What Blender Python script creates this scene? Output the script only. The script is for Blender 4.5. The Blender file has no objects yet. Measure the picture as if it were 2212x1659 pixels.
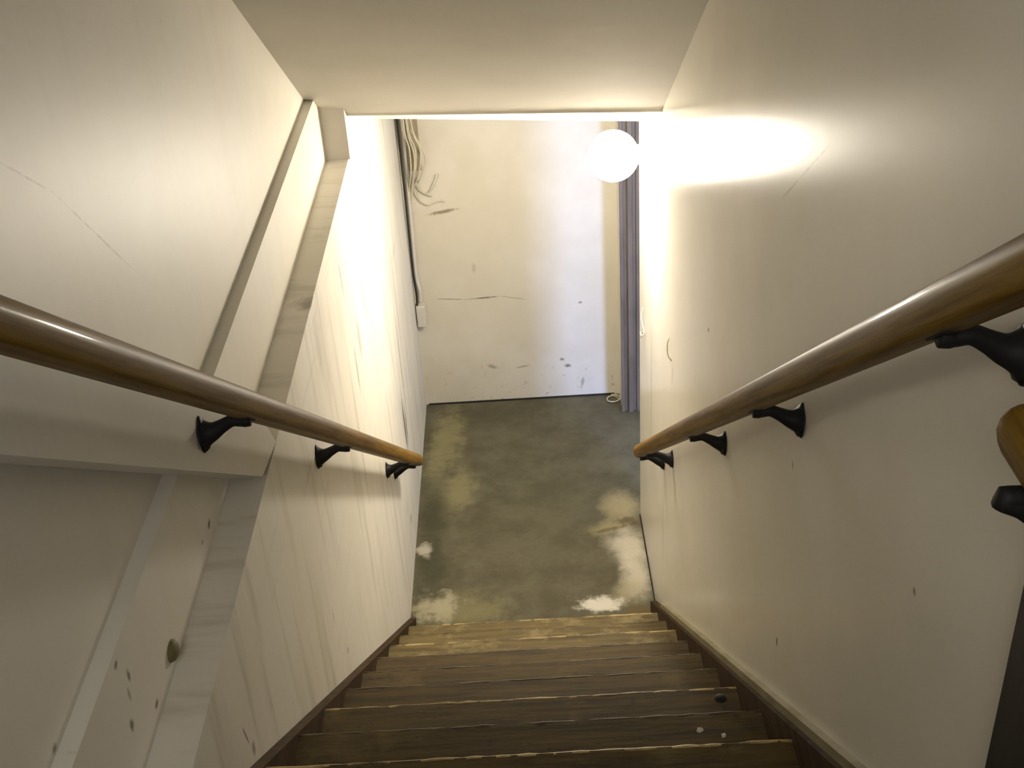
import bpy, bmesh, math, random
from mathutils import Vector, Matrix
random.seed(7)
C = bpy.context.scene.collection
SC = bpy.context.scene

# ---------------------------------------------------------------- camera
YAW, PIT, ROLL = -0.0176, 0.5551, 0.0680
FPX = 2652.4
CAM = Vector((0.5107, 0.0, 3.2166))
fw = Vector((math.sin(YAW)*math.cos(PIT), math.cos(YAW)*math.cos(PIT), -math.sin(PIT)))
rt = Vector((math.cos(YAW), -math.sin(YAW), 0)); up = rt.cross(fw)
c_, s_ = math.cos(ROLL), math.sin(ROLL)
rt2 = rt*c_-up*s_; up2 = rt*s_+up*c_
cam = bpy.data.cameras.new('camera'); camo = bpy.data.objects.new('camera', cam); C.objects.link(camo)
m = Matrix(((rt2.x, up2.x, -fw.x, CAM.x), (rt2.y, up2.y, -fw.y, CAM.y), (rt2.z, up2.z, -fw.z, CAM.z), (0, 0, 0, 1)))
camo.matrix_world = m
cam.sensor_width = 36; cam.lens = FPX*36/2212; cam.clip_start = 0.05
SC.camera = camo
# ---------------------------------------------------------------- view and light
SC.view_settings.view_transform = 'Standard'; SC.view_settings.look = 'None'
SC.view_settings.gamma = 1; SC.view_settings.use_curve_mapping = False
SC.view_settings.exposure = 0.42
w = bpy.data.worlds.new('world'); SC.world = w; w.use_nodes = True
w.node_tree.nodes['Background'].inputs[0].default_value = (0.96, 0.94, 0.92, 1)
w.node_tree.nodes['Background'].inputs[1].default_value = 0.20

def area(name, loc, target, sx, sy, power, col):
    l = bpy.data.lights.new(name, 'AREA'); l.shape = 'RECTANGLE'; l.size = sx; l.size_y = sy
    l.energy = power; l.color = col
    o = bpy.data.objects.new(name, l); C.objects.link(o); o.location = loc
    d = Vector(target)-Vector(loc); o.rotation_euler = d.to_track_quat('-Z', 'Y').to_euler()
    return o
UPPER_FILL = area('upper_fill', (0.28, -1.2, 4.0), (0.94, 2.3, 2.3), 0.7, 1.3, 13, (1.0, 0.96, 0.88))  # added fill behind the camera, aimed to brighten the right wall
DAY = area('side_room_daylight', (2.22, 1.45, 1.15), (0.7, 5.04, 0.8), 0.5, 1.3, 105, (0.36, 0.50, 1.0))
BULB = 138.0

# ---------------------------------------------------------------- materials
def mat(name, col, rough=0.6, spec=0.5, metal=0.0):
    m = bpy.data.materials.new(name); m.use_nodes = True
    b = m.node_tree.nodes['Principled BSDF']
    b.inputs['Base Color'].default_value = (*col, 1); b.inputs['Roughness'].default_value = rough
    b.inputs['Specular IOR Level'].default_value = spec; b.inputs['Metallic'].default_value = metal
    return m
class NB:
    def __init__(s, m):
        s.t = m.node_tree; s.n = s.t.nodes; s.l = s.t.links; s.b = s.n['Principled BSDF']
        s.tc = s.n.new('ShaderNodeTexCoord'); s.co = s.tc.outputs['Object']
    def noise(s, scale, sc=(1, 1, 1), detail=3, rough=.55, rot=(0, 0, 0)):
        mp = s.n.new('ShaderNodeMapping'); mp.inputs['Scale'].default_value = sc; mp.inputs['Rotation'].default_value = rot
        s.l.new(s.co, mp.inputs[0]); t = s.n.new('ShaderNodeTexNoise'); s.l.new(mp.outputs[0], t.inputs['Vector'])
        t.inputs['Scale'].default_value = scale; t.inputs['Detail'].default_value = detail; t.inputs['Roughness'].default_value = rough
        return t.outputs['Fac']
    def ramp(s, x, a, b, lo=0., hi=1.):
        r = s.n.new('ShaderNodeMapRange'); r.interpolation_type = 'SMOOTHSTEP'
        s.l.new(x, r.inputs[0]); r.inputs[1].default_value = a; r.inputs[2].default_value = b
        r.inputs[3].default_value = lo; r.inputs[4].default_value = hi
        return r.outputs[0]
    def math(s, op, a, b):
        k = s.n.new('ShaderNodeMath'); k.operation = op
        for i, v in enumerate((a, b)):
            if isinstance(v, (int, float)): k.inputs[i].default_value = v
            else: s.l.new(v, k.inputs[i])
        return k.outputs[0]
    def mix(s, f, a, b):
        k = s.n.new('ShaderNodeMix'); k.data_type = 'RGBA'
        if isinstance(f, (int, float)): k.inputs[0].default_value = f
        else: s.l.new(f, k.inputs[0])
        for i, v in ((6, a), (7, b)):
            if isinstance(v, tuple): k.inputs[i].default_value = (*v, 1)
            else: s.l.new(v, k.inputs[i])
        return k.outputs[2]
    def blob(s, c, r, rot=0., axis=0, edge=.6, wob=.35, wscale=30):
        # ellipsoidal stain centred at c with radii r, turned about an axis
        d = s.n.new('ShaderNodeVectorMath'); d.operation = 'SUBTRACT'; s.l.new(s.co, d.inputs[0]); d.inputs[1].default_value = c
        v = d.outputs[0]
        if rot:
            ro = s.n.new('ShaderNodeVectorRotate'); ro.rotation_type = ('X_AXIS', 'Y_AXIS', 'Z_AXIS')[axis]
            s.l.new(v, ro.inputs['Vector']); ro.inputs['Angle'].default_value = rot; v = ro.outputs[0]
        q = s.n.new('ShaderNodeVectorMath'); q.operation = 'DIVIDE'; s.l.new(v, q.inputs[0]); q.inputs[1].default_value = r
        g = s.n.new('ShaderNodeVectorMath'); g.operation = 'LENGTH'; s.l.new(q.outputs[0], g.inputs[0])
        x = g.outputs['Value']
        if wob:
            if not hasattr(s, 'wn'): s.wn = {}
            if wscale not in s.wn: s.wn[wscale] = s.math('SUBTRACT', s.noise(wscale, detail=4, rough=.65), .5)
            x = s.math('ADD', x, s.math('MULTIPLY', s.wn[wscale], wob*4))
        return s.ramp(x, 1-edge, 1.0+edge*.3, 1., 0.)
    def bump(s, h, strength, dist=.01):
        b = s.n.new('ShaderNodeBump'); b.inputs['Strength'].default_value = strength; b.inputs['Distance'].default_value = dist
        s.l.new(h, b.inputs['Height']); s.l.new(b.outputs[0], s.b.inputs['Normal'])
    def out(s, col): s.l.new(col, s.b.inputs['Base Color'])
BR = (0.10, 0.075, 0.035); DK = (0.05, 0.045, 0.035)
PAINT = (0.80, 0.765, 0.685); PAINT2 = (0.75, 0.715, 0.62)
def seg(y0, z0, y1, z1, wd):
    # thin scratch on a wall whose plane is X: centre, radii, turn
    L = math.hypot(y1-y0, z1-z0)/2
    return ((y0+y1)/2, (z0+z1)/2, L, wd, -math.atan2(z1-z0, y1-y0))
def wall_mat(name, marks=(), streak=0., rough=.42, x=0., col=PAINT, col2=PAINT2, bmp=.06):
    m = mat(name, col, rough, .5); s = NB(m)
    c = s.mix(s.ramp(s.noise(2.2, detail=4), .35, .7), col, col2)
    if streak:
        v = s.noise(3.0, (1, 5.5, .45), 5, .6)
        c = s.mix(s.ramp(v, .48, .75, 0, streak), c, (0.33, 0.29, 0.19))
        v2 = s.noise(5.0, (1, .3, 6), 3, .7)
        c = s.mix(s.ramp(v2, .60, .74, 0, streak*.6), c, (0.20, 0.17, 0.11))
    for (yy, zz, ry, rz, rot, cc, f) in marks:
        k = s.blob((x, yy, zz), (.05, ry, rz), rot, 0, .7, .30, 45)
        c = s.mix(s.math('MULTIPLY', k, f), c, cc)
    s.out(c); s.bump(s.noise(14, detail=5), bmp, .01)
    return m
def mk(t, cc, f): return (*t, cc, f)
left_marks = [mk(seg(3.068, 1.772, 3.083, 1.606, .006), DK, .8), mk((3.46, 1.43, .035, .10, 0), BR, .35), mk((3.25, 1.40, .03, .09, 0), BR, .45),
    mk((3.13, 1.36, .018, .10, 0), BR, .5), mk((4.085, 0.52, .024, .15, 0), DK, .95), mk((4.14, .48, .018, .11, .1), DK, .9), mk((4.20, .75, .02, .25, 0), BR, .4), mk((4.03, .6, .01, .16, 0), BR, .35),
    mk((3.919, .178, .018, .03, 0), DK, .7), mk((3.62, 1.5, .012, .09, 0), BR, .5), mk((3.75, 1.45, .03, .10, 0), BR, .3),
    mk((2.456, 1.875, .03, .01, 0), DK, .8), mk((2.60, 1.865, .04, .01, 0), BR, .6), mk((2.245, 1.193, .006, .03, 0), DK, .4), mk((2.342, .984, .008, .012, 0), DK, .7),
    mk(seg(1.455, 1.625, 1.438, 1.690, .004), DK, .7), mk((1.47, 1.60, .012, .02, 0), DK, .6), mk((2.6, 1.75, .05, .10, 0), BR, .18), mk((3.0, 1.2, .02, .3, 0), BR, .25),
    mk((4.3, 1.0, .03, .4, 0), BR, .22), mk((3.5, .5, .02, .3, 0), BR, .25)]
ledge_marks = [mk((1.714, 1.90, .014, .008, 0), DK, .8), mk((1.66, 1.905, .008, .005, 0), DK, .6), mk((1.214, 2.057, .008, .006, 0), DK, .7), mk((1.241, 2.009, .006, .014, 0), DK, .75),
    mk((1.226, 1.99, .006, .014, 0), DK, .5), mk((1.206, 1.95, .009, .012, 0), DK, .8), mk((1.302, 1.89, .010, .007, 0), DK, .8), mk((1.047, 2.084, .010, .008, 0), DK, .7),
    mk(seg(1.50, 2.62, 1.72, 2.40, .0025), BR, .6), mk(seg(1.36, 2.72, 1.50, 2.62, .0025), BR, .5)]
right_marks = [mk(seg(3.161, 1.30, 3.157, 1.215, .0045), BR, .75), mk((2.537, 1.762, .007, .006, 0), DK, .9), mk((1.679, 1.579, .006, .012, 0), DK, .8),
    mk((1.663, 1.993, .005, .009, .4), BR, .6), mk((1.072, 2.237, .005, .006, 0), DK, .7), mk(seg(1.753, 2.468, 1.602, 2.578, .003), BR, .45),
    mk(seg(1.86, 2.389, 1.753, 2.468, .003), BR, .22), mk((3.7, .9, .02, .3, 0), BR, .22), mk((3.35, .55, .03, .25, 0), BR, .12)]
M_left = wall_mat('painted_foundation', left_marks, .38, .55)
M_leftU = wall_mat('painted_drywall_left', ledge_marks, .05, .46, -.07)
M_leftU.node_tree.nodes['Principled BSDF'].inputs['Specular IOR Level'].default_value = .35
M_right = wall_mat('painted_drywall_right', right_marks, 0, .23, .94, bmp=.012)
M_right.node_tree.nodes['Principled BSDF'].inputs['Specular IOR Level'].default_value = .05
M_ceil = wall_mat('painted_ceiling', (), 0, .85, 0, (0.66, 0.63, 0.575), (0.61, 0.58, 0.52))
# end wall: marks on plane Y = 5.04
def end_material():
    m = mat('painted_end_wall', PAINT, .55, .4); s = NB(m)
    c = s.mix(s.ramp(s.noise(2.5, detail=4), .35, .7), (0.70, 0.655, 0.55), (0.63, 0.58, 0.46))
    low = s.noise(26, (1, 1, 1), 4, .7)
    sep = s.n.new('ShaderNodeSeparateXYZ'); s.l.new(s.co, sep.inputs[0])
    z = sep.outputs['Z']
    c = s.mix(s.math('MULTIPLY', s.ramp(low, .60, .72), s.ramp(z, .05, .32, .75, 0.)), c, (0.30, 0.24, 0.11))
    for (x0, z0, x1, z1, wd, cc, f) in ((.227, 1.018, .10, 1.000, .010, (0.22, 0.17, 0.09), .85), (.094, .577, .243, .564, .004, BR, .55), (.243, .564, .394, .571, .005, BR, .8),
            (.394, .571, .521, .545, .003, BR, .5), (.702, .175, .69, .175, .012, DK, .75), (.672, .213, .665, .213, .009, DK, .7), (.767, .514, .76, .514, .007, DK, .6),
            (.767, .10, .76, .06, .010, BR, .5), (.35, .19, .32, .20, .012, BR, .5), (.51, .19, .45, .18, .006, BR, .5), (.284, .74, .284, .70, .010, BR, .25)):
        L = math.hypot(x1-x0, z1-z0)/2
        k = s.blob(((x0+x1)/2, 5.04, (z0+z1)/2), (L+wd, .05, wd), math.atan2(z1-z0, x1-x0), 1, .7, .3, 60)
        c = s.mix(s.math('MULTIPLY', k, f), c, cc)
    s.out(c); s.bump(s.noise(16, detail=5), .12, .01)
    return m
M_end = end_material()
def floor_material():
    m = mat('stained_concrete', (0.14, 0.12, 0.07), .75, .3); s = NB(m)
    n = s.noise(5, detail=6, rough=.65); n2 = s.noise(28, detail=5, rough=.7)
    c = s.mix(s.ramp(n, .35, .65), (0.080, 0.073, 0.042), (0.125, 0.115, 0.072))
    c = s.mix(s.ramp(n2, .45, .75, 0, .5), c, (0.10, 0.08, 0.045))
    def st(x, y, rx, ry, rot, cc, f, e=.8, wob=.45, ws=14):
        nonlocal c
        c = s.mix(s.math('MULTIPLY', s.blob((x, y, 0), (rx, ry, .2), rot, 2, e, wob, ws), f), c, cc)
    W1 = (0.55, 0.51, 0.41); W2 = (0.36, 0.31, 0.16); OL = (0.28, 0.25, 0.12); DKF = (0.045, 0.045, 0.022)
    st(.10, 4.70, .09, .35, .1, OL, .65); st(.17, 4.33, .09, .18, .2, OL, .6, .9); st(.22, 3.55, .18, .12, 0, OL, .5, .9)
    st(.07, 4.12, .07, .28, 0, DKF, .75); st(.07, 3.80, .08, .2, 0, DKF, .7)
    st(.035, 3.93, .035, .05, 0, W1, .7, .6, .5, 25); st(.10, 3.58, .10, .09, 0, (0.42, .38, .26), .75, .7, .7, 18)
    st(.86, 4.15, .09, .14, 0, (0.40, .34, .19), .8, .8, .35, 9); st(.80, 4.02, .12, .05, -.3, W2, .7, .8, .4, 12)
    st(.87, 3.90, .10, .13, 0, W1, .9, .8, .35, 9); st(.89, 3.72, .07, .17, 0, W1, .9, .8, .35, 9); st(.84, 3.62, .06, .10, .5, (0.40, .36, .24), .7, .8, .35, 9)
    st(.73, 3.55, .095, .045, 0, (0.66, .63, .55), .95, .5, .5, 22); st(.87, 3.50, .06, .05, 0, (0.14, .10, .04), .8, .6, .5, 16)
    st(.88, 4.05, .05, .03, 0, (0.10, .07, .03), .7, .6, .6, 30); st(.80, 4.0, .11, .012, -.25, (0.10, .07, .03), .6, .6, .5, 30)
    st(.60, 4.1, .30, .45, .2, (0.085, .078, .04), .35, .9, .3, 6)
    s.out(c); s.bump(n2, .35, .01)
    return m
M_floor = floor_material()
def wood(name, a, b, rough, axis, scale=1., spec=.5, worn=None):
    m = mat(name, a, rough, spec); s = NB(m)
    sc = [14, 14, 14]; sc[axis] = 1.0
    n = s.noise(5*scale, tuple(sc), 5, .6)
    c = s.mix(s.ramp(n, .3, .7), a, b)
    return m, s, c
def rail_mat(name, ang):
    m = mat(name, (0.16, 0.085, 0.010), .5, .08); s = NB(m)
    ro = s.n.new('ShaderNodeVectorRotate'); ro.rotation_type = 'X_AXIS'; s.l.new(s.co, ro.inputs['Vector']); ro.inputs['Angle'].default_value = ang
    s.co = ro.outputs[0]
    g = s.noise(9, (9, .35, 9), 5, .65)
    c = s.mix(s.ramp(g, .3, .7), (0.105, 0.052, 0.007), (0.22, 0.128, 0.018)); s.out(c)
    s.b.inputs['Coat Weight'].default_value = .09; s.b.inputs['Coat Roughness'].default_value = .06
    return m
M_rail = rail_mat('varnished_rail', math.radians(37.23)); M_rail2 = rail_mat('varnished_level_rail', 0)
M_tread, s, c = wood('worn_tread', (0.045, 0.029, 0.007), (0.105, 0.069, 0.016), .75, 0, .8)
c = s.mix(s.ramp(s.noise(6, (1, 1, 1), 5, .65), .52, .72, 0, .6), c, (0.16, 0.115, 0.033))
c = s.mix(s.ramp(s.noise(40, detail=4), .62, .75, 0, .6), c, (0.03, 0.022, 0.012)); s.out(c); s.bump(s.noise(12, (1, 6, 1), 4), .2, .005)
M_tread0, s, c = wood('dusty_lit_tread', (0.085, 0.060, 0.018), (0.17, 0.125, 0.042), .75, 0, .8)  # lowest treads: light there painted as a paler base, plus dust patches
c = s.mix(s.ramp(s.noise(9, (1, 1.5, 1), 5, .65), .50, .68, 0, .7), c, (0.28, 0.22, 0.10)); s.out(c)
M_nose, s, c = wood('worn_nosing', (0.30, 0.21, 0.075), (0.60, 0.46, 0.20), .5, 0, .5)
c = s.mix(s.ramp(s.noise(7, (1, .1, .1), 4, .6), .36, .54), (0.09, 0.058, 0.022), c); s.out(c)
M_nose2 = mat('dull_nosing', (0.09, 0.062, 0.022), .6); s = NB(M_nose2); s.out(s.mix(s.ramp(s.noise(12, (1, .1, .1), 4), .45, .6), (0.060, 0.040, 0.014), (0.14, 0.10, 0.04)))
M_skirt, s, c = wood('stained_skirt', (0.030, 0.016, 0.005), (0.060, 0.034, 0.011), .8, 1, .6, .2); s.out(c)
M_iron = mat('black_iron', (0.012, 0.011, 0.012), .6, .25)
M_dark, s, c = wood('dark_casing', (0.008, 0.007, 0.007), (0.018, 0.015, 0.014), .5, 2, 1.); s.out(c)
M_trim = mat('cream_trim', (0.50, 0.46, 0.33), .5, .4); s = NB(M_trim); s.out(s.mix(s.ramp(s.noise(9, detail=4), .4, .7), (0.28, 0.25, 0.15), (0.20, 0.165, 0.08)))
M_jamb = mat('grey_painted_jamb', (0.2, 0.18, 0.17), .5, .4); s = NB(M_jamb); s.out(s.mix(s.ramp(s.noise(8, (3, 3, .6), 4), .4, .7), (0.16, 0.125, 0.090), (0.12, 0.095, 0.066)))
M_cable = mat('cream_cable', (0.62, 0.57, 0.42), .5); s = NB(M_cable); s.out(s.mix(s.noise(20), (0.66, 0.60, 0.45), (0.50, 0.45, 0.32)))
M_white = mat('white_plastic', (0.66, 0.63, 0.56), .45); s = NB(M_white); s.out(s.mix(s.noise(30), (0.70, 0.67, 0.60), (0.58, 0.54, 0.46)))
M_black = mat('black_cable', (0.02, 0.02, 0.02), .5)
M_cable_shade = mat('brown_cable_shade', (0.30, 0.25, 0.15), .7); s = NB(M_cable_shade); s.out(s.mix(s.noise(12), (0.36, 0.31, 0.20), (0.24, 0.19, 0.10)))
M_olive = mat('olive_putty', (0.14, 0.12, 0.045), .7); s = NB(M_olive); s.out(s.mix(s.noise(60), (0.10, 0.09, 0.03), (0.20, 0.17, 0.07)))
M_crumb = mat('white_plaster', (0.62, 0.60, 0.50), .8); s = NB(M_crumb); s.out(s.mix(s.noise(60), (0.68, 0.65, 0.55), (0.45, 0.42, 0.33)))
M_globe = bpy.data.materials.new('lit_frosted_globe'); M_globe.use_nodes = True
nt = M_globe.node_tree; nt.nodes.clear(); em = nt.nodes.new('ShaderNodeEmission'); ou = nt.nodes.new('ShaderNodeOutputMaterial')
em.inputs[0].default_value = (1.0, 0.91, 0.76, 1); em.inputs[1].default_value = BULB; nt.links.new(em.outputs[0], ou.inputs[0])

# ---------------------------------------------------------------- helpers
def obj(name, bm, m, parent=None, smooth=False):
    bmesh.ops.recalc_face_normals(bm, faces=bm.faces)
    me = bpy.data.meshes.new(name); bm.to_mesh(me); bm.free()
    if smooth:
        for p in me.polygons: p.use_smooth = True
    me.materials.append(m); o = bpy.data.objects.new(name, me); C.objects.link(o)
    if parent is not None: o.parent = parent
    return o
def struct(name, bm, m, smooth=False):
    o = obj(name, bm, m, None, smooth); o['kind'] = 'structure'; return o
def tag(o, label, cat, group=None):
    o['label'] = label; o['category'] = cat
    if group: o['group'] = group
    return o
def thing(name, label, cat, loc=(0, 0, 0), group=None):
    o = bpy.data.objects.new(name, None); C.objects.link(o); o.location = loc; o.empty_display_size = .05
    return tag(o, label, cat, group)
def box(bm, x0, x1, y0, y1, z0, z1, bev=0.):
    g = bmesh.ops.create_cube(bm, size=1); vs = g['verts']
    for v in vs: v.co = Vector(((x0+x1)/2+v.co.x*(x1-x0), (y0+y1)/2+v.co.y*(y1-y0), (z0+z1)/2+v.co.z*(z1-z0)))
    if bev:
        es = list({e for v in vs for e in v.link_edges}); bmesh.ops.bevel(bm, geom=es, offset=bev, segments=2, profile=.5, affect='EDGES')
    return bm
def boxo(*a, bev=0.): return box(bmesh.new(), *a, bev=bev)
def prism_x(bm, pts, x0, x1, f=None):
    # polygon in YZ extruded along X ; f(x,y) shifts y for skew
    a = [bm.verts.new((x0, y+(f(x0) if f else 0), z)) for y, z in pts]; b = [bm.verts.new((x1, y+(f(x1) if f else 0), z)) for y, z in pts]
    bm.faces.new(a); bm.faces.new(b[::-1]); n = len(pts)
    for i in range(n): bm.faces.new((a[i], b[i], b[(i+1) % n], a[(i+1) % n]))
    return bm
def tube(bm, pts, r, n=12, cap=True):
    pts = [Vector(p) for p in pts]; rs = r if isinstance(r, (list, tuple)) else [r]*len(pts); rings = []
    t0 = (pts[1]-pts[0]).normalized(); ref = Vector((0, 0, 1)) if abs(t0.z) < .9 else Vector((1, 0, 0)); u = t0.cross(ref).normalized()
    for i, p in enumerate(pts):
        t = (pts[min(i+1, len(pts)-1)]-pts[max(i-1, 0)]).normalized(); u = (u-t*u.dot(t)).normalized(); v = t.cross(u)
        rings.append([bm.verts.new(p+(u*math.cos(2*math.pi*k/n)+v*math.sin(2*math.pi*k/n))*rs[i]) for k in range(n)])
    for a, b in zip(rings, rings[1:]):
        for k in range(n): bm.faces.new((a[k], a[(k+1) % n], b[(k+1) % n], b[k]))
    if cap: bm.faces.new(rings[0][::-1]); bm.faces.new(rings[-1])
    return bm
def bez(pts, n=8):
    # Catmull-Rom through points
    P = [Vector(p) for p in pts]; P = [P[0]]+P+[P[-1]]; out = []
    for i in range(1, len(P)-2):
        for k in range(n):
            t = k/n; a, b, c, d = P[i-1:i+3]
            out.append(.5*((2*b)+(c-a)*t+(2*a-5*b+4*c-d)*t*t+(3*b-a-3*c+d)*t**3))
    out.append(P[-2]); return out

# ---------------------------------------------------------------- shell
W = 0.94; YE = 5.041; YR = 4.09; ZL = 1.862; XS = -.068; ZB = 2.075; XU = -.094; YH = 3.54
struct('floor', boxo(-.3, 3.2, .3, 5.3, -.12, 0), M_floor)
# left wall: foundation with two narrow ledges stepping back; beyond the header it rises straight
bm = bmesh.new()
def ring_wall(bm, prof, y0, y1, xb=-.35):
    pts = [(xb, prof[0][1])]+prof+[(xb, prof[-1][1])]
    a = [bm.verts.new((x, y0, z)) for x, z in pts]; b = [bm.verts.new((x, y1, z)) for x, z in pts]
    bm.faces.new(a); bm.faces.new(b[::-1])
    for i in range(len(pts)): bm.faces.new((a[i], b[i], b[(i+1) % len(pts)], a[(i+1) % len(pts)]))
ring_wall(bm, [(0, -.12), (0, ZL)], -1.6, YH)
box(bm, -.35, 0, YH, 5.3, -.12, 2.3)
struct('wall_left', bm, M_left)
bm = bmesh.new(); ring_wall(bm, [(XS, ZL), (XS, ZB), (XU, ZB), (XU, 5.2)], -1.6, YH+.02)
struct('wall_left_upper', bm, M_leftU)
struct('wall_right', boxo(W, W+.1, .775, YR, -.12, 5.2), M_right)
struct('wall_right_far', boxo(W, W+.1, 4.907, YE, -.12, 2.2), M_right)
struct('wall_back', boxo(-.35, W+.1, YE, 5.3, -.12, 2.3), M_end)
# sloping ceiling over the stair, ending in a low header
sl = .655
skew = lambda x: -(x-0.0)*.145
bm = bmesh.new(); prism_x(bm, [(3.575, 1.982), (3.575, 1.990), (-1.6, 2.012+sl*5.175), (-1.6, 2.32+sl*5.175), (3.80, 2.32), (3.80, 1.982)], -.36, W+.1, skew)
struct('ceiling', bm, M_ceil)
bm = boxo(XU-.02, .006, YH-.012, YH+.10, ZL, 2.2); struct('trim_4', bm, M_ceil)
struct('ceiling_corridor', boxo(-.35, 3.2, 3.3, 5.3, 2.25, 2.35), M_ceil)
bm = bmesh.new()
v = [bm.verts.new(p) for p in ((-.02, 4.30, 1.716), (1.3, 4.30, 1.618), (1.3, 4.30, 2.26), (-.02, 4.30, 2.26), (-.02, 4.42, 1.716), (1.3, 4.42, 1.618), (1.3, 4.42, 2.26), (-.02, 4.42, 2.26))]
for f in ((0, 1, 2, 3), (4, 5, 6, 7), (0, 1, 5, 4), (2, 3, 7, 6), (0, 3, 7, 4), (1, 2, 6, 5)): bm.faces.new([v[i] for i in f])
struct('trim_5', bm, M_end)
M_gap = mat('dark_gap', (0.012, 0.011, 0.008), .8)
struct('trim_6', boxo(.012, .915, 5.034, YE-.0005, .0005, .007), M_gap)
struct('trim_7', boxo(W-.005, W-.0005, 3.51, 4.08, .0005, .008), M_gap)
# doorway in the right wall: jamb with stop and casing
dj = bpy.data.objects.new('door_1', None); C.objects.link(dj); dj['kind'] = 'structure'
bm = boxo(W+.002, W+.10, 4.885, 4.907, 0, 1.60, bev=.002); o = obj('jamb', bm, M_jamb, dj)
bm = bmesh.new(); box(bm, W+.030, W+.052, 4.868, 4.885, 0, 1.60, .003); obj('stop', bm, M_jamb, dj)
bm = bmesh.new(); box(bm, W+.068, W+.082, 4.874, 4.885, 0, 1.60, .003); obj('stop', bm, M_jamb, dj)
bm = bmesh.new(); box(bm, W-.004, W+.012, 4.872, 4.885, 0, 1.60, .003); obj('stop', bm, M_jamb, dj)
# side room beyond the doorway, daylight comes in through its window
struct('wall_side_far', boxo(3.1, 3.2, .9, 5.3, -.12, 2.3), M_right)
struct('wall_side_end', boxo(W+.1, 3.2, YE+.1, 5.3, -.12, 2.3), M_right)
bm = bmesh.new(); box(bm, W+.1, 1.9, 1.15, 1.25, -.12, 2.3); box(bm, 2.55, 3.2, 1.15, 1.25, -.12, 2.3); box(bm, 1.9, 2.55, 1.15, 1.25, -.12, .45); box(bm, 1.9, 2.55, 1.15, 1.25, 1.85, 2.3)
struct('wall_side_window', bm, M_right)
bm = bmesh.new(); box(bm, 1.9, 1.93, 1.17, 1.23, .45, 1.85); box(bm, 2.52, 2.55, 1.17, 1.23, .45, 1.85); box(bm, 1.93, 2.52, 1.17, 1.23, .45, .48); box(bm, 1.93, 2.52, 1.17, 1.23, 1.82, 1.85)
struct('window_1', bm, M_white)
struct('ceiling_side', boxo(W+.1, 3.2, .9, 3.3, 2.25, 2.35), M_ceil)

# ---------------------------------------------------------------- staircase
Y0, RUN, RISE = 3.298, .23245, .17664; TAN = RISE/RUN; NS = 12; SK = .024
st = thing('staircase', 'steep brown wooden staircase with worn treads running down to the concrete floor', 'stairs', (W/2, Y0, 0))
def pobj(name, bm, m, parent, smooth=False):
    o = obj(name, bm, m, parent, smooth); o.matrix_parent_inverse = Matrix.Translation(parent.location).inverted(); return o
for k in range(NS):
    y = Y0-k*RUN; z = (k+1)*RISE
    zt = z
    bm = boxo(SK, W-SK, y-RUN-.004, y-.0045, zt-.028, zt); tr = pobj('tread', bm, M_tread0 if k < 3 else M_tread, st)
    bm = bmesh.new(); wr = .0062 if k in (0, 2, 6, 8, 10) else .0048
    tube(bm, [(SK+(W-2*SK)*i/40., y-.0055+random.uniform(-.0016, .0010), zt-wr+.0008+random.uniform(-.0012, .0006)) for i in range(41)], wr, 10)
    nz = obj('nosing', bm, M_nose if k in (0, 2, 6, 8, 10) else M_nose2, tr, True)
    bm = boxo(SK, W-SK, y-.046, y-.028, z-RISE+.001, zt-.027); pobj('riser', bm, M_tread, st)
def skirt(x0, x1, off, yb, ye):
    zt = lambda y: RISE+(Y0-y)*TAN+off
    yy = yb
    pts = [(yb, 0.0), (yb, max(zt(yb), .02)), (ye, zt(ye)), (ye, zt(ye)-.42), (yb-.45, 0.0)]
    return prism_x(bmesh.new(), pts, x0, x1)
pobj('skirt_board', skirt(.001, SK, .004, 3.505, .52), M_skirt, st)
pobj('skirt_board', skirt(W-SK, W-.001, .022, 3.505, .78), M_skirt, st)
struct('floor_upper', boxo(-.3, 2.0, -1.6, .503, 2.10, NS*RISE+.17664), M_tread)
# cream moulding lying along the top of the right skirt
def mould(x0, x1, off, ya, yb, h):
    zt = lambda y: RISE+(Y0-y)*TAN+off
    return prism_x(bmesh.new(), [(ya, zt(ya)), (ya, zt(ya)+h), (yb, zt(yb)+h), (yb, zt(yb))], x0, x1)
struct('trim_1', mould(W-.014, W, .0225, 3.30, .78, .020), M_trim)
# dark casing where the right wall ends beside the camera
bm = bmesh.new(); box(bm, W-.022, W+.12, .66, .790, 1.9, 4.9, .004); struct('trim_3', bm, M_dark)

# ---------------------------------------------------------------- handrails
RR = .0235
def rail_mesh(p0, p1, origin):
    # loaf-shaped section, rounded ends
    p0 = Vector(p0); p1 = Vector(p1); t = (p1-p0).normalized(); sx = Vector((1, 0, 0)); sx = (sx-t*sx.dot(t)).normalized(); n = sx.cross(t)
    if n.z < 0: n = -n
    sec = []
    for k in range(20):
        a = 2*math.pi*k/20; cx, cz = math.cos(a), math.sin(a)
        if cz < 0: cx, cz = math.copysign(abs(cx)**.6, cx)*.92, -abs(cz)**.55*.95
        sec.append((cx*RR, cz*RR))
    bm = bmesh.new(); rings = []
    L = (p1-p0).length
    st_ = [(0, .55), (.004, .82), (.010, .96), (.018, 1)]
    stations = st_+[(L*i/30, 1) for i in range(1, 30)]+[(L-d, s) for d, s in reversed(st_)]
    for d, s in stations:
        rings.append([bm.verts.new(p0+t*d+sx*(a*s)+n*(b*s)-origin) for a, b in sec])
    for a, b in zip(rings, rings[1:]):
        for k in range(20): bm.faces.new((a[k], a[(k+1) % 20], b[(k+1) % 20], b[k]))
    bm.faces.new(rings[0][::-1]); bm.faces.new(rings[-1]); return bm
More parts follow.
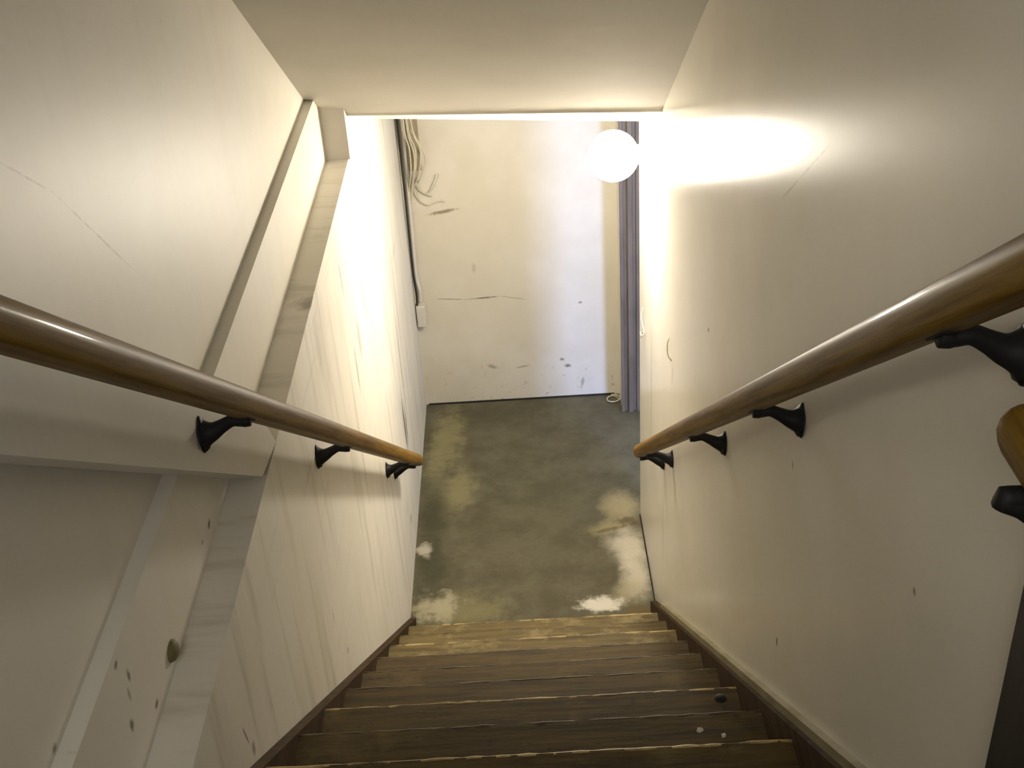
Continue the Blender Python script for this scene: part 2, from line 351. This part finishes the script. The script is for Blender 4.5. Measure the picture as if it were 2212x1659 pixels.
def bracket(parent, origin, side, xw, xr, y, zc, slope):
    # side -1: wall at left (x = xw), rail at x = xr ; plate below the rail centre
    s = 1 if side < 0 else -1; reach = abs(xr-xw); zp = zc-.050; zs = zc-RR-.004
    yb = y
    path = bez([(xw+s*.004, yb, zp), (xw+s*.020, yb, zp+.004), (xw+s*.036, yb, zp+.013), (xw+s*.052, yb, zp+.021), (xr-s*.008, yb, zs-.003), (xr+s*.004, yb, zs-.002)], 5)
    n = len(path); rs = []
    for i in range(n):
        u = i/(n-1); rs.append(.0088+.0185*math.exp(-u*5.5)+(.0010 if u > .8 else 0))
    off = Vector(origin)
    bm = tube(bmesh.new(), [p-off for p in path], rs, 12); arm = obj('bracket', bm, M_iron, parent, True)
    # pointed oval wall plate
    bm = bmesh.new(); rows = []
    for x, f in ((.0005, 1.), (.003, .97), (.006, .60)):
        rows.append([bm.verts.new(Vector((xw+s*x, y+.017*f*math.cos(a), zp-.001+.033*f*math.copysign(abs(math.sin(a))**1.15, math.sin(a))))-off) for a in [2*math.pi*k/24 for k in range(24)]])
    for a, b in zip(rows, rows[1:]):
        for k in range(24): bm.faces.new((a[k], a[(k+1) % 24], b[(k+1) % 24], b[k]))
    bm.faces.new(rows[0]); bm.faces.new(rows[-1]); obj('wall_plate', bm, M_iron, arm, True)
    # saddle plate under the rail, running along it
    bm = bmesh.new(); box(bm, -.008, .008, -.026, .026, -.0025, .0025, .001)
    rot = Matrix.Rotation(-math.atan(slope), 4, 'X') if slope else Matrix.Identity(4)
    bmesh.ops.transform(bm, matrix=Matrix.Translation(Vector((xr, y, zs+.001))-off)@rot, verts=bm.verts)
    obj('saddle', bm, M_iron, arm)
    return arm
def rz(y, s): return .17664+(.7463 if s < 0 else .7118)+(Y0-y)*TAN
XL, XR = .075, .865
def handrail(label, side, y0, y1, ys):
    x = XL if side < 0 else XR; o_ = Vector((x, y0, rz(y0, side)))
    t = thing('handrail', label, 'handrail', o_)
    obj('rail', rail_mesh((x, y0, rz(y0, side)), (x, y1, rz(y1, side)), o_), M_rail, t, True)
    for y in ys: bracket(t, o_, side, 0.0 if side < 0 else W, x, y, rz(y, side), TAN)
    return t
handrail('long varnished wooden handrail on black iron brackets along the left wall', -1, 3.735, .35, (1.574, 2.369, 3.433, 3.618, .775))
handrail('long varnished wooden handrail on black iron brackets along the right wall', 1, 3.385, .45, (.905, 1.625, 2.266, 3.125, 3.435-.10))
o_ = Vector((.897, .80, 2.655))
t = thing('handrail', 'short level wooden rail end in the right foreground below the long right handrail', 'handrail', o_)
obj('rail', rail_mesh((.897, .805, 2.655), (.897, .15, 2.655), o_), M_rail2, t, True)
bracket(t, o_, 1, W-.022, .897, .745, 2.655, 0)

# board the left rail is screwed to, bridging the stepped-back wall above the ledge
def bz(y): return 2.565-(y-.97)*.7683
bm = prism_x(bmesh.new(), [(1.872, bz(1.872)+.012), (.30, bz(.30)), (.30, bz(.30)+.165), (1.93, bz(1.93)+.165), (2.02, ZL+.0)], XS, .0)
bb = obj('backing_board', bm, M_leftU); tag(bb, 'white painted sloping board behind the near half of the left handrail', 'board')

# ---------------------------------------------------------------- lamp
lamp = thing('wall_lamp', 'glowing round white globe lamp mounted at the right end of the corridor opening', 'lamp', (.824, 3.79, 1.717))
bm = bmesh.new(); bmesh.ops.create_uvsphere(bm, u_segments=32, v_segments=20, radius=.084); obj('globe', bm, M_globe, lamp, True)
bm = tube(bmesh.new(), [(.072, 0, 0), (.088, 0, 0), (.104, 0, 0), (.1155, 0, 0)], [.030, .034, .042, .045], 24); obj('holder', bm, M_white, lamp, True)

# ---------------------------------------------------------------- cables in the far left corner
cb = thing('cable_bundle', 'loose bundle of cream cables hanging in the far left corner', 'cables', (.04, 5.0, 1.4))
def cab(pts, r, m=M_cable, nm='cable'):
    o = Vector((.04, 5.0, 1.4)); return obj(nm, tube(bmesh.new(), [p-o for p in bez(pts, 8)], r, 8), m, cb, True)
for i in range(9):
    a = random.uniform(-.012, .018); b = random.uniform(0, .028); d = random.uniform(-.012, .012)
    cab([(.055+a, 4.985-b, 1.62), (.058+a*1.5, 4.985-b, 1.42), (.075+a*2, 4.985-b, 1.33+d), (.068+a*1.6, 4.99-b, 1.24), (.045+a, 5.01, 1.15+d), (.028+a*.3, 5.022, 1.08+d*3)], .0032)
cab([(.05, 4.985, 1.45), (.09, 4.98, 1.37), (.117, 4.99, 1.29), (.10, 4.99, 1.22), (.075, 5.01, 1.16), (.085, 5.02, 1.12), (.13, 5.02, 1.095)], .003)
cab([(.07, 5.01, 1.19), (.085, 5.02, 1.12), (.12, 5.02, 1.115), (.16, 5.01, 1.18), (.165, 5.01, 1.20)], .0028)
cab([(.06, 5.01, 1.14), (.075, 5.02, 1.08), (.11, 5.02, 1.055), (.16, 5.02, 1.07), (.185, 5.02, 1.065)], .0026)
cd = thing('conduit', 'thin white conduit and black cable running down the far left corner', 'conduit', (.02, 5.02, .6))
o_ = Vector((.02, 5.02, .6))
obj('pipe', tube(bmesh.new(), [p-o_ for p in bez([(.030, 5.020, 1.60), (.030, 5.022, 1.30), (.024, 5.024, 1.0), (.020, 5.024, .72), (.030, 5.018, .64), (.026, 5.022, .58)], 8)], .0085, 10), M_white, cd, True)
obj('black_cable', tube(bmesh.new(), [p-o_ for p in bez([(.012, 5.006, 1.60), (.012, 5.008, 1.30), (.010, 5.010, 1.0), (.008, 5.012, .75), (.013, 5.008, .62), (.006, 5.010, .50)], 8)], .0045, 8), M_black, cd, True)['label'] = 'black cable'
bm = boxo(.004, .046, 4.995, YE-.001, .455, .565, bev=.006); jb = obj('junction_box', bm, M_white)
tag(jb, 'small white junction box low in the far left corner below the conduit', 'junction box')
bm = boxo(.040, .094, YE-.013, YE-.001, 1.215, 1.55, bev=.001); fb = obj('cable_shade_strip', bm, M_cable_shade)  # thin brown strip: shade behind the cables put in as a solid piece
tag(fb, 'narrow brown strip added as the shade behind the cable bundle on the end wall', 'board')

# ---------------------------------------------------------------- small things
bm = bmesh.new(); bmesh.ops.create_icosphere(bm, subdivisions=3, radius=1)
for v_ in bm.verts: v_.co = Vector((XS+max(v_.co.x, -.05)*.012+.0, 1.405+v_.co.y*.020, 1.897+v_.co.z*.017))+Vector((random.uniform(-.0006, .0006),)*3)
pk = obj('putty_lump', bm, M_olive, None, True); tag(pk, 'round olive lump on the ledge of the left wall below the board', 'lump')
hk = thing('wire_hook', 'small bent white wire hook on the far edge of the right wall', 'hook', (W, 3.88, 1.0))
o_ = Vector((W, 3.88, 1.0))
obj('wire', tube(bmesh.new(), [p-o_ for p in bez([(W-.002, 3.95, 1.06), (W-.010, 3.94, 1.03), (W-.004, 3.90, .99), (W-.014, 3.88, .985), (W-.016, 3.92, .975), (W-.004, 3.95, .955), (W-.010, 3.96, .93), (W-.002, 3.98, .925)], 5)], .0022, 8), M_white, hk, True)
nl = obj('wire_stub', tube(bmesh.new(), bez([(W-.001, 3.232, 1.345), (W-.008, 3.215, 1.335), (W-.010, 3.19, 1.31), (W-.001, 3.17, 1.300)], 5), .0022, 8), M_cable, None, True)
tag(nl, 'short pale wire stub sticking out of the right wall above the rail end', 'wire')
def crumb(x, y, z, r, label):
    bm = bmesh.new(); bmesh.ops.create_icosphere(bm, subdivisions=2, radius=r)
    for v_ in bm.verts: v_.co *= random.uniform(.6, 1.15); v_.co.z = max(v_.co.z*.6, -r*.3)
    bmesh.ops.translate(bm, vec=(x, y, z+r*.3), verts=bm.verts); return tag(obj('plaster_crumb', bm, M_crumb), label, 'debris', 'plaster crumbs on the stairs')
crumb(.765, 1.465, 9*RISE, .006, 'pale plaster crumb on a lower right tread, left of its pair')
crumb(.803, 1.45, 9*RISE, .005, 'pale plaster crumb on a lower right tread, right of its pair')
kn = bmesh.new(); bmesh.ops.create_uvsphere(kn, u_segments=16, v_segments=8, radius=.011)
for v_ in kn.verts: v_.co.z = max(v_.co.z*.25, -.0005)
bmesh.ops.translate(kn, vec=(.812, 1.535, 9*RISE+.0006), verts=kn.verts); tag(obj('dirt_clod', kn, M_iron, None, True), 'round black clod of dirt on the right side of a tread', 'debris')

cw = obj('cable_offcut', tube(bmesh.new(), [Vector((.905+.026*math.cos(a)*(1+.05*a), 4.985+.030*math.sin(a), .004+.0012*a)) for a in [k*.35 for k in range(24)]], .0028, 8), M_cable, None, True)
tag(cw, 'small coiled cable offcut on the floor in the far right corner', 'cable')
